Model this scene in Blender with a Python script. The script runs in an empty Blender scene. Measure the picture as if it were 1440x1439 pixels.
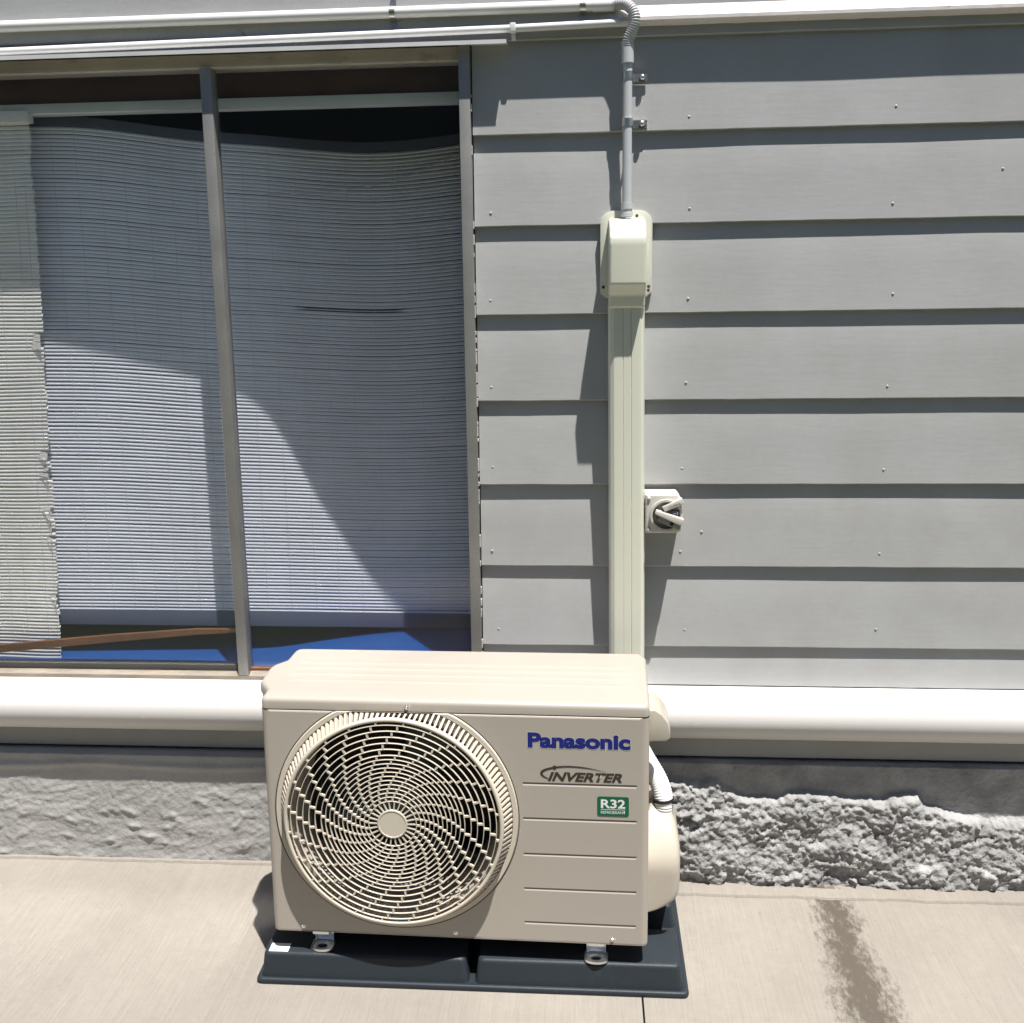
import bpy, bmesh, math, random
import numpy as np
from mathutils import Vector, Matrix, noise
random.seed(7); noise.seed_set(3)
S = bpy.context.scene
COL = S.collection
R = math.radians

# ------------------------------------------------------------------ camera
cam_d = bpy.data.cameras.new('camera'); cam = bpy.data.objects.new('camera', cam_d); COL.objects.link(cam)
YAW, PITCH, ROLL = 0.07468, 0.17535, -0.01481
cp, sp = math.cos(PITCH), math.sin(PITCH); cy, sy = math.cos(YAW), math.sin(YAW)
fwd = Vector((-sy*cp, cy*cp, -sp)); rgt = Vector((cy, sy, 0)); upv = rgt.cross(fwd)
c_, s_ = math.cos(ROLL), math.sin(ROLL)
rx = c_*rgt + s_*upv; uy_ = -s_*rgt + c_*upv
M = Matrix((( rx.x, uy_.x, -fwd.x, 0.58271), (rx.y, uy_.y, -fwd.y, -2.31997), (rx.z, uy_.z, -fwd.z, 1.40299), (0, 0, 0, 1)))
cam.matrix_world = M
cam_d.sensor_fit = 'HORIZONTAL'; cam_d.sensor_width = 36.0
cam_d.lens = 36.0*1419.78/1440.0
cam_d.shift_y = -48.6/1440.0
cam_d.clip_start = 0.05; cam_d.clip_end = 500
S.camera = cam

# ------------------------------------------------------------------ light
SUN = Vector((0.68, -1.0, 3.8)).normalized()          # towards the sun
sun_d = bpy.data.lights.new('sun', 'SUN'); sun = bpy.data.objects.new('sun', sun_d); COL.objects.link(sun)
sun_d.energy = 5.0; sun_d.angle = R(0.53); sun_d.color = (1.0, 0.965, 0.91)
sun.rotation_euler = SUN.to_track_quat('Z', 'Y').to_euler()
sun.location = (3, -4, 12)
W = bpy.data.worlds.new('World'); S.world = W; W.use_nodes = True
wn = W.node_tree.nodes; wl = W.node_tree.links
bg = wn['Background']; sky = wn.new('ShaderNodeTexSky'); sky.sky_type = 'NISHITA'; sky.sun_disc = False
sky.sun_elevation = math.asin(SUN.z); sky.sun_rotation = math.atan2(SUN.x, SUN.y)
sky.air_density = 1.0; sky.dust_density = 0.6; sky.ozone_density = 1.0
wl.new(sky.outputs[0], bg.inputs[0]); bg.inputs[1].default_value = 0.05
S.view_settings.view_transform = 'Standard'; S.view_settings.look = 'None'
S.view_settings.exposure = 0.85; S.view_settings.gamma = 1.0; S.view_settings.use_curve_mapping = False
S.render.engine = 'CYCLES'
S.cycles.max_bounces = 10; S.cycles.diffuse_bounces = 5; S.cycles.glossy_bounces = 5
S.cycles.transparent_max_bounces = 12; S.cycles.blur_glossy = 0.0
S.cycles.sample_clamp_indirect = 12.0; S.cycles.use_denoising = True

# ------------------------------------------------------------------ materials
def mat(name, col, rough=0.6, metal=0.0, spec=0.5, var=0.06, vscale=8.0, bump=0.0, bscale=60.0, bstretch=(1, 1, 1),
        fine=0.03, coat=0.0, dirt=None, dirt_scale=6.0, dirt_lo=0.55, dirt_hi=0.75):
    m = bpy.data.materials.new(name); m.use_nodes = True
    n, l = m.node_tree.nodes, m.node_tree.links
    b = n['Principled BSDF']
    b.inputs['Roughness'].default_value = rough; b.inputs['Metallic'].default_value = metal
    b.inputs['Specular IOR Level'].default_value = spec
    if coat: b.inputs['Coat Weight'].default_value = coat
    tc = n.new('ShaderNodeTexCoord')
    nz = n.new('ShaderNodeTexNoise'); nz.inputs['Scale'].default_value = vscale; nz.inputs['Detail'].default_value = 6
    l.new(tc.outputs['Object'], nz.inputs['Vector'])
    n2 = n.new('ShaderNodeTexNoise'); n2.inputs['Scale'].default_value = vscale*25; n2.inputs['Detail'].default_value = 3
    l.new(tc.outputs['Object'], n2.inputs['Vector'])
    mr = n.new('ShaderNodeMapRange'); mr.inputs[1].default_value = 0.3; mr.inputs[2].default_value = 0.7
    mr.inputs[3].default_value = 1-var; mr.inputs[4].default_value = 1+var
    l.new(nz.outputs[0], mr.inputs[0])
    mr2 = n.new('ShaderNodeMapRange'); mr2.inputs[1].default_value = 0.3; mr2.inputs[2].default_value = 0.7
    mr2.inputs[3].default_value = 1-fine; mr2.inputs[4].default_value = 1+fine
    l.new(n2.outputs[0], mr2.inputs[0])
    mu = n.new('ShaderNodeMath'); mu.operation = 'MULTIPLY'; l.new(mr.outputs[0], mu.inputs[0]); l.new(mr2.outputs[0], mu.inputs[1])
    vm = n.new('ShaderNodeVectorMath'); vm.operation = 'SCALE'; vm.inputs[0].default_value = col[:3]
    l.new(mu.outputs[0], vm.inputs['Scale'])
    out = vm.outputs[0]
    if dirt:
        nd = n.new('ShaderNodeTexNoise'); nd.inputs['Scale'].default_value = dirt_scale; nd.inputs['Detail'].default_value = 9
        nd.inputs['Roughness'].default_value = 0.7
        l.new(tc.outputs['Object'], nd.inputs['Vector'])
        md = n.new('ShaderNodeMapRange'); md.inputs[1].default_value = dirt_lo; md.inputs[2].default_value = dirt_hi
        l.new(nd.outputs[0], md.inputs[0])
        mx = n.new('ShaderNodeMix'); mx.data_type = 'RGBA'; l.new(md.outputs[0], mx.inputs[0])
        l.new(out, mx.inputs[6]); mx.inputs[7].default_value = (*dirt[:3], 1); out = mx.outputs[2]
    l.new(out, b.inputs['Base Color'])
    if bump:
        mp = n.new('ShaderNodeMapping'); mp.inputs['Scale'].default_value = bstretch
        l.new(tc.outputs['Object'], mp.inputs[0])
        nb = n.new('ShaderNodeTexNoise'); nb.inputs['Scale'].default_value = bscale; nb.inputs['Detail'].default_value = 5
        l.new(mp.outputs[0], nb.inputs['Vector'])
        bp = n.new('ShaderNodeBump'); bp.inputs['Strength'].default_value = 1.0; bp.inputs['Distance'].default_value = bump
        l.new(nb.outputs[0], bp.inputs['Height']); l.new(bp.outputs[0], b.inputs['Normal'])
    return m

MT = {}
MT['board'] = mat('grey_board_paint', (0.36, 0.364, 0.365), 0.5, var=0.05, vscale=4, dirt=(0.31, 0.305, 0.295), dirt_scale=3, dirt_lo=0.45, dirt_hi=0.8, bump=0.00025, bscale=14, bstretch=(1, 1, 7), fine=0.015)
MT['upper_board'] = mat('weathered_board_paint', (0.30, 0.30, 0.305), 0.6, var=0.06, vscale=6, bump=0.0004, bscale=20, bstretch=(1, 1, 4), dirt=(0.55, 0.54, 0.52), dirt_scale=14, dirt_lo=0.66, dirt_hi=0.72)
MT['flash'] = mat('chalky_white_paint', (0.62, 0.58, 0.57), 0.55, var=0.05, bump=0.0008, bscale=60, dirt=(0.25, 0.22, 0.17), dirt_scale=25, dirt_lo=0.62, dirt_hi=0.72)
MT['stucco'] = mat('grey_stucco_paint', (0.36, 0.355, 0.345), 0.75, var=0.08, vscale=7, bump=0.0025, bscale=75, fine=0.05, dirt=(0.23, 0.23, 0.22), dirt_scale=9, dirt_lo=0.6, dirt_hi=0.78)
MT['render'] = mat('rough_render', (0.29, 0.287, 0.282), 0.9, var=0.25, vscale=18, bump=0.006, bscale=90, fine=0.08)
MT['upvc'] = mat('white_drain_plastic', (0.60, 0.582, 0.565), 0.4, spec=0.35, var=0.015, vscale=3, fine=0.006)
MT['conduit'] = mat('pale_grey_plastic', (0.46, 0.47, 0.49), 0.4, var=0.02, fine=0.01)
MT['conduit_white'] = mat('white_conduit_plastic', (0.66, 0.655, 0.65), 0.4, var=0.03, fine=0.01, dirt=(0.42, 0.40, 0.38), dirt_scale=18, dirt_lo=0.64, dirt_hi=0.8)
MT['flex'] = mat('grey_flex_plastic', (0.38, 0.385, 0.39), 0.45, var=0.02)
MT['cream'] = mat('cream_duct_plastic', (0.60, 0.605, 0.51), 0.35, var=0.015, vscale=3, fine=0.006)
MT['unit'] = mat('beige_enamel', (0.378, 0.342, 0.298), 0.42, var=0.012, vscale=3, fine=0.008, bump=0.00012, bscale=900)
MT['unit_plastic'] = mat('beige_plastic', (0.41, 0.372, 0.312), 0.4, var=0.015, vscale=4, fine=0.006)
MT['guard'] = mat('guard_plastic', (0.54, 0.485, 0.405), 0.4, var=0.01, fine=0.01)
MT['black'] = mat('black_interior', (0.010, 0.010, 0.010), 0.8, var=0.1)
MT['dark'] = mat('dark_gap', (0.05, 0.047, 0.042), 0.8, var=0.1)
MT['blade'] = mat('dark_fan_plastic', (0.012, 0.02, 0.02), 0.35, var=0.1)
MT['pad'] = mat('slate_pad_plastic', (0.019, 0.0255, 0.032), 0.5, spec=0.3, var=0.08, vscale=10, fine=0.05, bump=0.0004, bscale=400, dirt=(0.06, 0.063, 0.066), dirt_scale=9, dirt_lo=0.6, dirt_hi=0.9)
MT['zinc'] = mat('zinc_metal', (0.72, 0.73, 0.74), 0.28, metal=1.0, var=0.08, vscale=30, bump=0.0008, bscale=60)
MT['steel'] = mat('dull_steel', (0.55, 0.54, 0.52), 0.35, metal=1.0, var=0.1, vscale=40)
MT['alu'] = mat('dull_aluminium', (0.265, 0.262, 0.252), 0.5, metal=0.55, var=0.12, vscale=9, fine=0.06, dirt=(0.32, 0.315, 0.30), dirt_scale=16, dirt_lo=0.64, dirt_hi=0.72)
MT['strip'] = mat('white_aluminium', (0.66, 0.655, 0.65), 0.4, metal=0.2, var=0.08, vscale=12)
MT['frame_paint'] = mat('weathered_cream_frame', (0.36, 0.32, 0.27), 0.6, var=0.12, vscale=9, bump=0.001, bscale=40, dirt=(0.16, 0.11, 0.07), dirt_scale=11, dirt_lo=0.58, dirt_hi=0.75)
MT['sill'] = mat('weathered_sill_paint', (0.20, 0.172, 0.135), 0.6, var=0.15, vscale=12, bump=0.001, bscale=40, dirt=(0.10, 0.06, 0.035), dirt_scale=14, dirt_lo=0.6, dirt_hi=0.72)
MT['rail'] = mat('pale_green_rail_paint', (0.64, 0.67, 0.63), 0.5, var=0.05, dirt=(0.12, 0.11, 0.09), dirt_scale=30, dirt_lo=0.68, dirt_hi=0.74)
MT['lintel'] = mat('dark_brown_timber', (0.10, 0.05, 0.035), 0.7, var=0.25, vscale=10)
MT['room'] = mat('dim_room_paint', (0.06, 0.055, 0.05), 0.8, var=0.1)
MT['slat'] = mat('blind_slat', (0.80, 0.815, 0.89), 0.6, spec=0.25, var=0.05, vscale=9, fine=0.05)
MT['slat_cream'] = mat('aged_blind_slat', (0.86, 0.84, 0.80), 0.6, spec=0.25, var=0.06, vscale=14, fine=0.06)
MT['cord'] = mat('pale_cord', (0.62, 0.61, 0.58), 0.7)
MT['blue'] = mat('blue_sill_paint', (0.008, 0.062, 0.24), 0.45, var=0.06)
MT['wood'] = mat('red_brown_wood', (0.16, 0.065, 0.03), 0.6, var=0.3, vscale=14, bump=0.001, bscale=30)
MT['hem'] = mat('blind_hem_cloth', (0.10, 0.115, 0.17), 0.6, var=0.04)
MT['logo_blue'] = mat('logo_blue_ink', (0.006, 0.013, 0.17), 0.4, var=0.0, fine=0.0)
MT['logo_dark'] = mat('logo_dark_ink', (0.035, 0.028, 0.022), 0.4, var=0.0, fine=0.0)
MT['sticker_green'] = mat('sticker_green_ink', (0.0, 0.10, 0.045), 0.35, var=0.0, fine=0.0)
MT['sticker_white'] = mat('sticker_white', (0.72, 0.73, 0.73), 0.4, var=0.01, fine=0.0)
MT['halo'] = mat('sticker_edge', (0.46, 0.43, 0.39), 0.35, var=0.0, fine=0.0)
MT['switch'] = mat('warm_white_switch_plastic', (0.50, 0.475, 0.435), 0.4, var=0.02)
MT['switch_dark'] = mat('shaded_switch_plastic', (0.24, 0.225, 0.20), 0.5, var=0.04)  # switch plastic again, with the dial's grey shading put into its colour
MT['indicator'] = mat('blue_grey_indicator', (0.09, 0.12, 0.16), 0.35, var=0.05)
MT['insul'] = mat('white_pipe_lagging', (0.76, 0.76, 0.75), 0.6, var=0.03)
MT['pinkish'] = mat('faded_red_print', (0.58, 0.42, 0.40), 0.5, var=0.05)
MT['leaf'] = mat('hedge_leaf', (0.035, 0.055, 0.022), 0.6, var=0.3)
MT['leaf_core'] = mat('hedge_twigs', (0.015, 0.016, 0.010), 0.8)
MT['earth'] = mat('mown_lawn_ground', (0.045, 0.06, 0.025), 0.9, var=0.2, vscale=2)
MT['chip'] = mat('flaking_white_paint', (0.45, 0.43, 0.40), 0.7, var=0.1)

def glass_mat():
    m = bpy.data.materials.new('window_glass'); m.use_nodes = True
    n, l = m.node_tree.nodes, m.node_tree.links
    n.remove(n['Principled BSDF']); o = n['Material Output']
    t = n.new('ShaderNodeBsdfTransparent'); t.inputs[0].default_value = (0.98, 0.985, 0.99, 1)
    g = n.new('ShaderNodeBsdfGlossy'); g.inputs['Roughness'].default_value = 0.2; g.inputs[0].default_value = (0.95, 0.97, 1, 1)
    fr = n.new('ShaderNodeLayerWeight'); fr.inputs[0].default_value = 0.5
    pw = n.new('ShaderNodeMath'); pw.operation = 'POWER'; pw.inputs[1].default_value = 5.0; l.new(fr.outputs['Facing'], pw.inputs[0])
    mu = n.new('ShaderNodeMath'); mu.operation = 'MULTIPLY_ADD'; mu.inputs[1].default_value = 0.96; mu.inputs[2].default_value = 0.04; mu.use_clamp = True
    l.new(pw.outputs[0], mu.inputs[0])
    mx = n.new('ShaderNodeMixShader'); l.new(mu.outputs[0], mx.inputs[0]); l.new(t.outputs[0], mx.inputs[1]); l.new(g.outputs[0], mx.inputs[2])
    # dust specks
    d = n.new('ShaderNodeBsdfDiffuse'); d.inputs[0].default_value = (0.7, 0.7, 0.68, 1)
    tc = n.new('ShaderNodeTexCoord'); nz = n.new('ShaderNodeTexNoise'); nz.inputs['Scale'].default_value = 95; nz.inputs['Detail'].default_value = 2
    l.new(tc.outputs['Object'], nz.inputs['Vector'])
    mr = n.new('ShaderNodeMapRange'); mr.inputs[1].default_value = 0.80; mr.inputs[2].default_value = 0.83; mr.inputs[3].default_value = 0.006; mr.inputs[4].default_value = 0.10
    l.new(nz.outputs[0], mr.inputs[0])
    mx2 = n.new('ShaderNodeMixShader'); l.new(mr.outputs[0], mx2.inputs[0]); l.new(mx.outputs[0], mx2.inputs[1]); l.new(d.outputs[0], mx2.inputs[2])
    l.new(mx2.outputs[0], o.inputs[0])
    return m
MT['glass'] = glass_mat()

def concrete_mat():
    m = bpy.data.materials.new('broomed_concrete'); m.use_nodes = True
    n, l = m.node_tree.nodes, m.node_tree.links
    b = n['Principled BSDF']; b.inputs['Roughness'].default_value = 0.85; b.inputs['Specular IOR Level'].default_value = 0.3
    tc = n.new('ShaderNodeTexCoord')
    def nzn(scale, detail, stretch=None, rough=0.5):
        z = n.new('ShaderNodeTexNoise'); z.inputs['Scale'].default_value = scale; z.inputs['Detail'].default_value = detail
        z.inputs['Roughness'].default_value = rough
        if stretch:
            mp = n.new('ShaderNodeMapping'); mp.inputs['Scale'].default_value = stretch
            mp.inputs['Rotation'].default_value = (0, 0, R(3))
            l.new(tc.outputs['Object'], mp.inputs[0]); l.new(mp.outputs[0], z.inputs['Vector'])
        else: l.new(tc.outputs['Object'], z.inputs['Vector'])
        return z.outputs[0]
    def ramp(x, lo, hi, a, c):
        r = n.new('ShaderNodeMapRange'); r.inputs[1].default_value = lo; r.inputs[2].default_value = hi
        r.inputs[3].default_value = a; r.inputs[4].default_value = c; l.new(x, r.inputs[0]); return r.outputs[0]
    def mul(a, c):
        q = n.new('ShaderNodeMath'); q.operation = 'MULTIPLY'; l.new(a, q.inputs[0]); l.new(c, q.inputs[1]); return q.outputs[0]
    broom = nzn(1.0, 4, (190, 5, 1), 0.65)
    big = nzn(3.0, 5); speck = nzn(210, 2)
    f = mul(ramp(broom, 0.3, 0.7, 0.93, 1.06), ramp(big, 0.3, 0.7, 0.93, 1.06))
    f = mul(f, ramp(speck, 0.66, 0.74, 1.0, 0.72)); f = mul(f, ramp(nzn(38, 6, None, 0.7), 0.3, 0.7, 0.95, 1.05)); f = mul(f, ramp(nzn(9, 8, None, 0.75), 0.63, 0.75, 1.0, 0.88))
    vm = n.new('ShaderNodeVectorMath'); vm.operation = 'SCALE'; vm.inputs[0].default_value = (0.245, 0.222, 0.193); l.new(f, vm.inputs['Scale'])
    at = n.new('ShaderNodeAttribute'); at.attribute_name = 'stain'
    blot = nzn(1.0, 7, (75, 34, 75), 0.78); ad = n.new('ShaderNodeMath'); ad.operation = 'ADD'; l.new(at.outputs['Fac'], ad.inputs[0])
    l.new(ramp(blot, 0.3, 0.7, -0.62, 0.62), ad.inputs[1])
    st = mul(ramp(ad.outputs[0], 0.08, 0.75, 0.0, 1.0), ramp(at.outputs['Fac'], 0.0, 0.05, 0, 1))
    mx = n.new('ShaderNodeMix'); mx.data_type = 'RGBA'; l.new(st, mx.inputs[0]); l.new(vm.outputs[0], mx.inputs[6]); mx.inputs[7].default_value = (0.088, 0.075, 0.060, 1)
    l.new(mx.outputs[2], b.inputs['Base Color'])
    bp = n.new('ShaderNodeBump'); bp.inputs['Distance'].default_value = 0.0016; bp.inputs['Strength'].default_value = 1.0
    l.new(broom, bp.inputs['Height']); l.new(bp.outputs[0], b.inputs['Normal'])
    return m
MT['concrete'] = concrete_mat()

# ------------------------------------------------------------------ helpers
class MB:
    """collects geometry for one mesh object"""
    def __init__(s): s.bm = bmesh.new()
    def poly(s, pts):
        return s.bm.faces.new([s.bm.verts.new(p) for p in pts])
    def box(s, x0, x1, y0, y1, z0, z1, bev=0.0, seg=2):
        b = bmesh.new()
        bmesh.ops.create_cube(b, size=1.0)
        for v in b.verts:
            v.co = Vector((x0 if v.co.x < 0 else x1, y0 if v.co.y < 0 else y1, z0 if v.co.z < 0 else z1))
        if bev: bmesh.ops.bevel(b, geom=b.edges[:], offset=bev, segments=seg, profile=0.6, affect='EDGES')
        s.merge(b)
    def merge(s, b, mtx=None):
        mp = {}
        for v in b.verts: mp[v] = s.bm.verts.new(mtx @ v.co if mtx else v.co)
        for f in b.faces:
            try: s.bm.faces.new([mp[v] for v in f.verts])
            except ValueError: pass
        b.free()
    def prism(s, prof, a0, a1, axis='x', bev=0.0, seg=2, topbev=None):
        """profile of 2D points swept along an axis: axis x -> (y,z); y -> (x,z); z -> (x,y)"""
        def P(p, t):
            return {'x': (t, p[0], p[1]), 'y': (p[0], t, p[1]), 'z': (p[0], p[1], t)}[axis]
        b = bmesh.new()
        A = [b.verts.new(P(p, a0)) for p in prof]; B = [b.verts.new(P(p, a1)) for p in prof]
        b.faces.new(A); fB = b.faces.new(B); n = len(prof)
        for i in range(n): b.faces.new((A[i], A[(i+1) % n], B[(i+1) % n], B[i]))
        bmesh.ops.recalc_face_normals(b, faces=b.faces[:])
        if topbev: bmesh.ops.bevel(b, geom=list(fB.edges), offset=topbev, segments=4, profile=0.5, affect='EDGES')
        if bev: bmesh.ops.bevel(b, geom=b.edges[:], offset=bev, segments=seg, profile=0.6, affect='EDGES')
        s.merge(b)
    def tube(s, pts, r, n=16, cap=True, rads=None):
        pts = [Vector(p) for p in pts]; rings = []
        T = []
        for i in range(len(pts)):
            a = pts[max(0, i-1)]; c = pts[min(len(pts)-1, i+1)]; T.append((c-a).normalized())
        u = T[0].orthogonal().normalized()
        for i, p in enumerate(pts):
            u = (u - T[i]*u.dot(T[i])).normalized(); v = T[i].cross(u)
            rr = rads[i] if rads else r
            rings.append([s.bm.verts.new(p + rr*(math.cos(k*2*math.pi/n)*u + math.sin(k*2*math.pi/n)*v)) for k in range(n)])
        for i in range(len(rings)-1):
            for k in range(n):
                s.bm.faces.new((rings[i][k], rings[i][(k+1) % n], rings[i+1][(k+1) % n], rings[i+1][k]))
        if cap:
            s.bm.faces.new(rings[0][::-1]); s.bm.faces.new(rings[-1])
    def lathe_y(s, prof, cx, cz, n=64, clampz=None):
        """profile (r, y) turned about a Y axis through (cx, cz)"""
        rings = []
        for r, y in prof:
            row = []
            for k in range(n):
                a = 2*math.pi*k/n; z = cz + r*math.sin(a)
                if clampz is not None: z = min(z, clampz)
                row.append(s.bm.verts.new((cx + r*math.cos(a), y, z)))
            rings.append(row)
        for i in range(len(rings)-1):
            for k in range(n):
                s.bm.faces.new((rings[i][k], rings[i][(k+1) % n], rings[i+1][(k+1) % n], rings[i+1][k]))
        return rings
    def ringbox(s, r0, r1, y0, y1, cx, cz, n=96):
        R_ = s.lathe_y([(r0, y0), (r1, y0), (r1, y1), (r0, y1)], cx, cz, n)
        for k in range(n): s.bm.faces.new((R_[3][k], R_[3][(k+1) % n], R_[0][(k+1) % n], R_[0][k]))
    def build(s, name, m, parent=None, smooth=35, recalc=True, loc=None, extra=()):
        if recalc: bmesh.ops.recalc_face_normals(s.bm, faces=s.bm.faces[:])
        me = bpy.data.meshes.new(name); s.bm.to_mesh(me); s.bm.free()
        me.materials.append(m)
        for q in extra: me.materials.append(q)
        if smooth:
            me.polygons.foreach_set('use_smooth', [True]*len(me.polygons))
            me.set_sharp_from_angle(angle=R(smooth))
        o = bpy.data.objects.new(name, me); COL.objects.link(o)
        if parent: o.parent = parent
        if loc: o.location = loc
        return o

def empty(name, loc=(0, 0, 0), rz=0.0):
    o = bpy.data.objects.new(name, None); COL.objects.link(o); o.location = loc; o.rotation_euler = (0, 0, rz)
    o.empty_display_size = 0.1
    return o
def tag(o, label=None, cat=None, group=None, kind=None):
    if label: o['label'] = label
    if cat: o['category'] = cat
    if group: o['group'] = group
    if kind: o['kind'] = kind
    return o
def thing(name, label, cat, loc=(0, 0, 0), rz=0.0, group=None):
    return tag(empty(name, loc, rz), label, cat, group)
def text_mesh(name, body, m, parent, x0, x1, z0, z1, y, offset=0.0, shear=0.0, extrude=0.0002, font_aspect=None, rot=None):
    """flat lettering that fills the rectangle x0..x1, z0..z1 on a plane facing -Y"""
    cu = bpy.data.curves.new(name, 'FONT'); cu.body = body; cu.size = 1.0; cu.offset = offset; cu.shear = shear
    cu.extrude = 0.0; cu.resolution_u = 6
    to = bpy.data.objects.new(name, cu); COL.objects.link(to)
    dg = bpy.context.evaluated_depsgraph_get()
    me = bpy.data.meshes.new_from_object(to.evaluated_get(dg)); bpy.data.objects.remove(to); bpy.data.curves.remove(cu)
    co = np.empty(len(me.vertices)*3); me.vertices.foreach_get('co', co); co = co.reshape(-1, 3)
    lo, hi = co.min(0), co.max(0)
    out = np.zeros_like(co)
    out[:, 0] = x0 + (co[:, 0]-lo[0])/(hi[0]-lo[0])*(x1-x0)
    out[:, 2] = z0 + (co[:, 1]-lo[1])/(hi[1]-lo[1])*(z1-z0)
    out[:, 1] = y
    me.vertices.foreach_set('co', out.ravel()); me.update()
    me.name = name; me.materials.clear(); me.materials.append(m)
    o = bpy.data.objects.new(name, me); COL.objects.link(o); o.parent = parent
    return o
def fbm(p, octv=4, lac=2.1, gain=0.5):
    a, t, q = 1.0, 0.0, Vector(p)
    for _ in range(octv):
        t += a*noise.noise(q); q = q*lac; a *= gain
    return t
def lerp_pts(pts, x):
    if x <= pts[0][0]: return pts[0][1]
    for (x0, y0), (x1, y1) in zip(pts, pts[1:]):
        if x <= x1: return y0 + (y1-y0)*(x-x0)/(x1-x0)
    return pts[-1][1]
def smooth_pts(pts, x):
    if x <= pts[0][0]: return pts[0][1]
    for (x0, y0), (x1, y1) in zip(pts, pts[1:]):
        if x <= x1:
            t = (x-x0)/(x1-x0); t = t*t*(3-2*t); return y0 + (y1-y0)*t
    return pts[-1][1]
def gz(y):                                               # ground height: falls gently away from the wall
    return max(0.0, 0.048*(y+0.46))

# ------------------------------------------------------------------ ground
g = MB(); g.poly([(-200, -200, -0.03), (200, -200, -0.03), (200, 200, -0.03), (-200, 200, -0.03)])
tag(g.build('ground', MT['earth'], smooth=0), kind='structure')
path = tag(empty('concrete_path', (0, 0, 0)), 'pale broomed concrete path along the foot of the wall', kind='structure')
def slab(name, xs, ys, stain=None):
    b = bmesh.new(); lay = b.verts.layers.float.new('stain') if stain else None
    vs = [[b.verts.new((x, y, gz(y))) for x in xs] for y in ys]
    if stain:
        for row in vs:
            for v in row:
                best = 0
                for (xa, ya, wa), (xb, yb, wb) in zip(stain, stain[1:]):
                    ax, ay = xb-xa, yb-ya; t = max(0, min(1, ((v.co.x-xa)*ax+(v.co.y-ya)*ay)/(ax*ax+ay*ay)))
                    d = math.hypot(v.co.x-xa-t*ax, v.co.y-ya-t*ay); w = wa+(wb-wa)*t
                    best = max(best, 1-d/(w*1.8))
                v[lay] = max(0.0, best)
    for j in range(len(ys)-1):
        for i in range(len(xs)-1): b.faces.new((vs[j][i], vs[j][i+1], vs[j+1][i+1], vs[j+1][i]))
    # edge skirts
    for i0, s in ((0, 1), (len(xs)-1, -1)):
        for j in range(len(ys)-1):
            p, q = vs[j][i0], vs[j+1][i0]
            p2 = b.verts.new((p.co.x, p.co.y, -0.025)); q2 = b.verts.new((q.co.x, q.co.y, -0.025)); b.faces.new((p, q, q2, p2))
    m = MB(); m.bm.free(); m.bm = b
    return m.build(name, MT['concrete'], path, smooth=20)
ys_c = [-1.15, -1, -0.6, -0.46, -0.3, -0.15, 0.0, 0.05]
slab('concrete_slab', [-5, -2, -1, 0, 0.6925], ys_c)
ysf = [-1.15, -1] + list(np.arange(-0.70, -0.03, 0.006)) + [-0.02, 0.05]
xsf = [0.6965] + list(np.arange(0.98, 1.32, 0.006)) + [1.6, 2.5, 6]
slab('concrete_slab', xsf, ysf, [(1.128, -0.06, 0.016), (1.142, -0.12, 0.03), (1.150, -0.21, 0.036), (1.138, -0.30, 0.036), (1.145, -0.40, 0.046), (1.140, -0.48, 0.048), (1.145, -0.53, 0.040)])

# hedge across the yard, behind the camera: seen only as the dark reflection in the panes
hedge = thing('hedge', 'dark green hedge across the yard, mirrored in the window panes', 'hedge', (0, -6.5, 0))
random.seed(21); q = MB()
for _ in range(9000):
    x = random.uniform(-9, 9); z = random.uniform(0.05, 4.0+0.25*noise.noise((x*1.3, 0, 0))); y = random.uniform(-0.2, 0.2)+0.35*noise.noise((x*0.8, z*0.8, 5))+0.45
    c = Vector((x, y, z)); u = Vector((random.gauss(0, 1), random.gauss(0, 1), random.gauss(0, 1))).normalized(); v = u.orthogonal().normalized(); r = random.uniform(0.05, 0.12)
    q.poly([c+u*r, c+v*r*0.5, c-u*r, c-v*r*0.5])
tag(q.build('foliage', MT['leaf'], hedge, smooth=0, recalc=False), kind='stuff')
q = MB(); q.box(-9, 9, -0.25, 0.35, 0.0, 3.85); q.build('dense_core', MT['leaf_core'], hedge, smooth=0)

# ------------------------------------------------------------------ house
house = thing('house', 'grey weatherboard house wall with a sliding window and low grey foundation', 'house')
E0, EX = 1.75787, 0.19628
def board(x0, x1, zb, ztop, name='weatherboard', lap=0.012, m='board', seed=0, thick=0.012, amp=1.0, ylow=0.0):
    b = bmesh.new(); n = max(2, int((x1-x0)/0.018)); rows = []
    for i in range(n+1):
        x = x0 + (x1-x0)*i/n
        w = 0.0014*noise.noise((x*2.2, seed*7.3, 0.3))*amp; e = (0.0005*noise.noise((x*28, seed*3.1, 4))+0.0007*noise.noise((x*8, seed, 9)))*amp
        yb = ylow + w; zz = zb + e
        mid = 0.0012*noise.noise((x*3, seed*5.7, 2))
        prof = [(lap+0.002, zz+0.001), (yb+0.0012, zz), (yb, zz+0.0016), (yb*0.5+lap*0.5+ylow*0.5+mid, (zz+ztop)/2), (lap+ylow, ztop), (lap+ylow+0.004, ztop+0.02)]
        rows.append([b.verts.new((x, p, q)) for p, q in prof])
    for i in range(n):
        for k in range(5): b.faces.new((rows[i][k], rows[i+1][k], rows[i+1][k+1], rows[i][k+1]))
    m_ = MB(); m_.bm.free(); m_.bm = b
    return m_.build(name, MT[m], house, smooth=30)
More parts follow.
